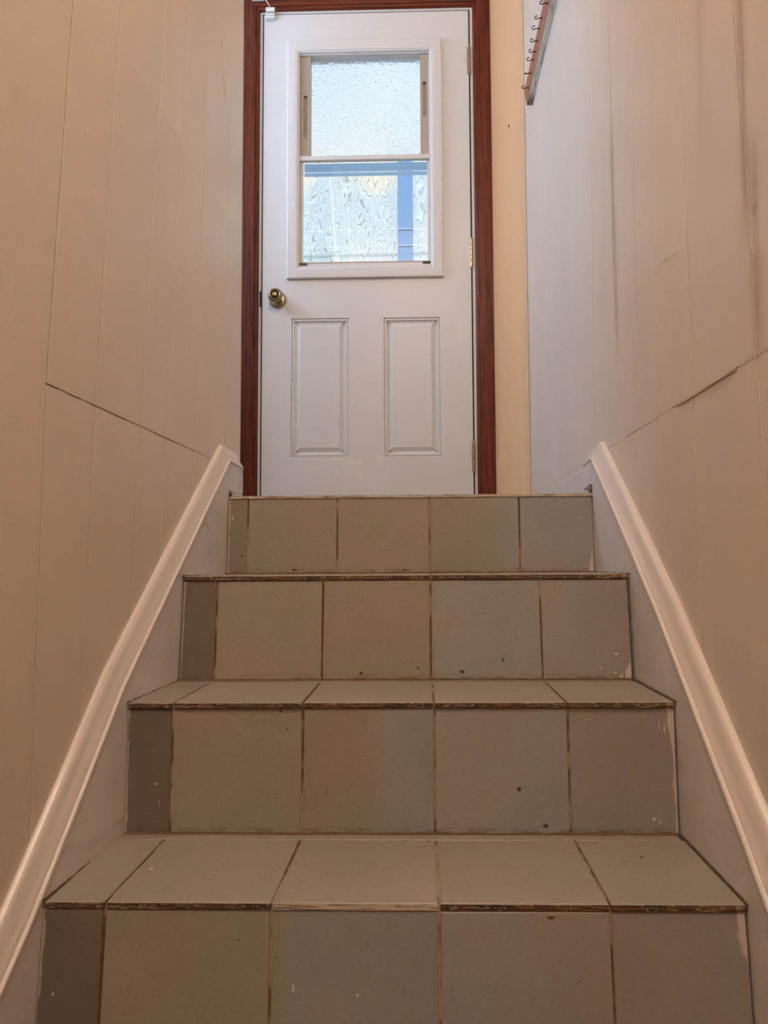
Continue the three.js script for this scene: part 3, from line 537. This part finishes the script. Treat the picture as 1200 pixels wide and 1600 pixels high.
  // little latches at the foot of the lower sash
  add(door, 'sash_latch', rbox(-0.083, -0.052, 1.5775, 1.5830, -0.008, 0.0065, 0.001), tileBody);
  add(door, 'sash_latch', rbox(0.399, 0.430, 1.5775, 1.5830, -0.008, 0.0065, 0.001), tileBody);
}
{ // brass knob with a turn button in its face
  const k = group(door, 'door_knob', [-0.1660, 1.4400, 0]);
  const spin = (pts) => lathe(pts, 48).rotateX(Math.PI / 2);
  add(k, 'rose', spin([[0, 0], [0.0335, 0], [0.0335, 0.002], [0.031, 0.006], [0.026, 0.009], [0.018, 0.011], [0.0, 0.011]]), agedBrass);
  add(k, 'knob', spin([[0.0, 0.011], [0.0135, 0.011], [0.0125, 0.018], [0.0140, 0.024], [0.0220, 0.031], [0.0265, 0.039], [0.0275, 0.046], [0.0262, 0.053], [0.0225, 0.058], [0.0192, 0.0595], [0.0175, 0.0565], [0.0155, 0.0545], [0.0, 0.0540]]), brass);
  add(k, 'knob_face', spin([[0, 0.0541], [0.0160, 0.0546], [0.0150, 0.0552], [0.0090, 0.0548], [0, 0.0548]]), darkMetal);
  add(k, 'turn_button', mergeGeometries([spin([[0.0, 0.054], [0.0085, 0.054], [0.0085, 0.058], [0.007, 0.0595], [0, 0.0595]]).toNonIndexed(), rbox(-0.002, 0.002, -0.007, 0.007, 0.0585, 0.0645, 0.001).toNonIndexed()]), mat({ color: new THREE.Color(0.50, 0.28, 0.16), metalness: 1, roughness: 0.3 }));
}
for (const y of [2.394, 1.6137, 0.818]) { // brass butt hinges, five knuckles on a pin
  const h = group(door, 'hinge', [0.5885, y, 0.004]);
  for (let i = 0; i < 5; i++) add(h, 'knuckle', lathe([[0, -0.0105], [0.0052, -0.0105], [0.0058, -0.0098], [0.0058, 0.0098], [0.0052, 0.0105], [0, 0.0105]], 20).translate(0, (i - 2) * 0.0222, 0), agedBrass);
  add(h, 'hinge_leaf', box(-0.008, 0.004, -0.0555, 0.0555, -0.0055, -0.0035), agedBrass);
  add(h, 'pin', mergeGeometries([lathe([[0, 0], [0.0052, 0], [0.0046, 0.005], [0, 0.0065]], 16).translate(0, 0.0548, 0), lathe([[0, -0.006], [0.0046, -0.005], [0.0052, 0], [0, 0]], 16).translate(0, -0.0548, 0)]), agedBrass);
}

// ------------------------------------------------------------------ small things inside
{ // contact sensor and its lead at the top corner of the door
  const s = group(scene, 'door_sensor', [-0.199, 2.600, ZD + 0.001], { label: 'small ribbed white contact sensor at the top left corner of the door', category: 'sensor' });
  add(s, 'sensor_block', mergeGeometries([rbox(-0.018, 0.018, 0.006, 0.024, 0, 0.014, 0.002).toNonIndexed(), rbox(-0.018, 0.018, -0.010, 0.0, 0, 0.014, 0.002).toNonIndexed(), rbox(-0.019, 0.019, -0.022, -0.0135, 0, 0.016, 0.002).toNonIndexed()]), plasticWhite);
  const r = add(s, 'recess', box(-0.017, 0.017, -0.020, 0.020, 0, 0.0085), mat({ color: '#6b6455', roughness: 0.8 })); r.userData.label = 'dark groove between the ribs';
  add(s, 'lead', tube([[0.0, 0.022, 0.012], [-0.006, 0.030, 0.0235], [-0.018, 0.046, 0.0245], [-0.030, 0.060, 0.0235], [-0.0335, 0.074, 0.024], [-0.034, 0.095, 0.022]], 0.0018), plasticWhite);
}
const cableBox = group(scene, 'wire_clip', [-0.245, 2.668, ZD + 0.0165], { label: 'small pale wire clip on the dark casing above the door sensor', category: 'clip' });
add(cableBox, 'clip_body', rbox(-0.024, 0.024, -0.022, 0.010, 0, 0.014, 0.003), plasticWhite);
{ // board with cup hooks, high on the right wall by the door
  const rail = group(scene, 'hook_rail', [XR, 2.083, -1.555], { label: 'brown wooden hook board with a row of black cup hooks, high on the right wall', category: 'coat rack' });
  const railWood = pixelTexture(256, 512, (x, y) => { const g = fbm(x / 5, y / 120, 4); return [164 + 50 * (g - 0.5), 104 + 40 * (g - 0.5), 76 + 30 * (g - 0.5)]; }, true, true);
  const L = 1.05;
  const shape = new THREE.Shape([[0, 0], [L, 0], [L, 0.088], [-0.052, 0.088]].map((q) => new THREE.Vector2(...q)));   // local: along the wall, up
  const g = new THREE.ExtrudeGeometry(shape, { depth: 0.0195, bevelEnabled: true, bevelThickness: 0.001, bevelSize: 0.001, bevelSegments: 1 }).translate(0, 0, 0);
  const M = new THREE.Matrix4().makeBasis(new THREE.Vector3(0, 0, 1), new THREE.Vector3(0, 1, 0), new THREE.Vector3(-1, 0, 0));
  const under = pixelTexture(256, 64, (x, y) => { const k = smooth(0.42, 0.6, fbm(x / 9, y / 9, 4)), e = 1 - smooth(4, 22, x); const c = mixc([242, 241, 236], [226, 225, 220], k); return mixc(c, [96, 66, 44], clamp01(e * 1.3 * fbm(x / 5, y / 5, 3) + 0.4 * smooth(0.68, 0.75, fbm(x / 14, y / 10 + 70, 3)))); });
  { const uv = g.attributes.uv; for (let i = 0; i < uv.count; i++) uv.setXY(i, uv.getY(i) * 4, uv.getX(i) * 1.2); }
  const b = add(rail, 'board', g, mat({ map: railWood, roughness: 0.5 })); b.applyMatrix4(M);
  const uside = box(0.001, L, -0.0022, -0.0009, 0.0005, 0.0192); { const p = uside.attributes.position, uv = uside.attributes.uv; for (let i = 0; i < p.count; i++) uv.setXY(i, p.getX(i), p.getZ(i) * 40); }
  const u = add(rail, 'painted_edge', uside, mat({ map: under, roughness: 0.6 })); u.applyMatrix4(M); u.userData.label = 'pale grey painted lower edge';
  const HOOKS = [-1.507, -1.448, -1.393, -1.348, -1.315, -1.277, -1.23, -1.135, -1.07, -1.01, -0.95, -0.88, -0.79, -0.67];
  const hookGeo = (() => {
    const p = [[0, 0, 0.0195], [0, 0.0005, 0.026], [0, 0.0, 0.0315]];
    for (let i = 0; i <= 10; i++) { const a = Math.PI * (1.22 + 1.42 * (i / 10)); p.push([0, 0.0028 + 0.0054 * Math.sin(a), 0.0385 + 0.0054 * Math.cos(a)]); }
    const collar = lathe([[0, 0], [0.0042, 0], [0.0042, 0.0016], [0.0026, 0.003], [0, 0.003]], 14).rotateX(Math.PI / 2).translate(0, 0, 0.0198);
    const t = tube(p, 0.0014, 64, 8), end = new THREE.SphereGeometry(0.0018, 10, 8).translate(...p[p.length - 1]);
    return mergeGeometries([t.toNonIndexed(), collar.toNonIndexed(), end.toNonIndexed()]);
  })();
  const iron = mat({ color: '#241812', metalness: 0.6, roughness: 0.5 });
  HOOKS.forEach((z, i) => {
    const h = add(rail, 'hook', hookGeo, iron); h.applyMatrix4(M); h.position.set(0, [0.030, 0.040, 0.046, 0.040, 0.051, 0.063, 0.059, 0.026][i] ?? 0.045, z + 1.555);
    h.rotateZ([0.05, 1.1, -0.1, 0.05, 0.1, -0.1, 0.08, 0.05][i] ?? 0);
  });
}

// ------------------------------------------------------------------ outside, seen through the glass
const ground = group(scene, 'ground', [0, 0, 0], structure('bare concrete outside the door'));
add(ground, 'concrete', box(-4, 4, LAND - 0.3, LAND - 0.05, -6, ZD - 0.131), mat({ color: '#a8aaa8', roughness: 0.9 }));
const addedEave = group(scene, 'added_roof', [0, 0, 0], structure('unseen overhang added above the door for contrast in the pebbled pane'));
add(addedEave, 'added_soffit', box(-4, 4, CEIL + 0.06, CEIL + 0.2, ZD - 0.45, ZD - 0.129), mat({ color: '#7f99b5', roughness: 0.8 }));  // unseen, added so the pebbled glass refracts something darker than sky
const ply = pixelTexture(1024, 1024, (px, py) => {            // rotary cut veneer: wild closed rings and long streaks, 1.2 m square
  const x = px / 1024, y = py / 1024, w = fbm(x * 11 + 3, y * 5, 3), f = fbm(x * 10.5 + 1.1 * w, y * 3.0 + 0.9 * w, 3) * 24 + x * 22;
  const q = f - Math.floor(f), dark = smooth(0.66, 0.9, q) * (1 - smooth(0.93, 1, q)) * (0.25 + 0.9 * fbm(px / 30, py / 60, 3)), halo = smooth(0.4, 0.6, q) * (1 - smooth(0.62, 0.72, q)), patch = fbm(x * 3 + 40, y * 2, 3), fibre = fbm(px / 2.2, py / 40, 2);
  const base = mixc([236, 222, 206], [200, 211, 226], smooth(0.40, 0.60, patch));
  return mixc(mixc(base, [240, 242, 244], 0.5 * halo), [136, 132, 132], clamp01(dark * 0.7)).map((c) => c * (0.95 + 0.1 * fibre));
}, true, true);
const plyMat = mat({ map: ply, roughness: 0.9 }), plyEdge = mat({ color: '#b79b78', roughness: 0.9 });
const sheet = (label, pts, z) => {
  const g = group(scene, 'plywood_sheet', [0, 0, z], { label, category: 'plywood' });
  add(g, 'board', plate(pts, 0.012, 0.0008, ([x, y]) => [(x + 0.6) / 1.2, (y - 1.7) / 1.2]), [plyMat, plyEdge]);
};
sheet('pale weathered plywood sheet with wild grain behind the glass, wide one on the right', [[0.0275, 0.55], [1.7, 0.55], [1.7, 2.80], [-0.143, 2.80]], -3.012);
sheet('pale weathered plywood sheet behind the glass, left of the slanting joint', [[-1.6, 0.55], [0.0225, 0.55], [-0.148, 2.80], [-1.6, 2.80]], -3.012);
const batten = group(scene, 'batten', [0, 0, -3.0], { label: 'narrow pale strip along the slanting joint between the plywood sheets', category: 'batten' });
add(batten, 'strip', plate([[0.021, 0.55], [0.029, 0.55], [-0.1415, 2.80], [-0.1495, 2.80]], 0.004, 0.001), mat({ color: '#e4e8ea', roughness: 0.7 }));
const post = group(scene, 'fence_post', [0.306, 0.55, -2.975], { label: 'upright blue grey wooden post in front of the plywood sheet', category: 'post' });
add(post, 'post_board', rbox(-0.043, 0.043, 0, 2.24, -0.024, 0.014, 0.003), mat({ color: '#7197c9', roughness: 0.8 }));
[[2.334, 'upper of the two thin wires stretched across the plywood'], [2.237, 'lower of the two thin wires stretched across the plywood']].forEach(([y, label]) => {
  const w = group(scene, 'wire', [0, y, -2.9597], { label, category: 'wire' });
  add(w, 'strand', tube([[-1.2, 0.0, 0], [-0.3, -0.003, 0], [0.44, 0.004, 0], [1.3, 0.002, 0]], 0.0014, 30, 6), mat({ color: '#e9eef0', roughness: 0.5 }));
});

renderer.render(scene, camera);
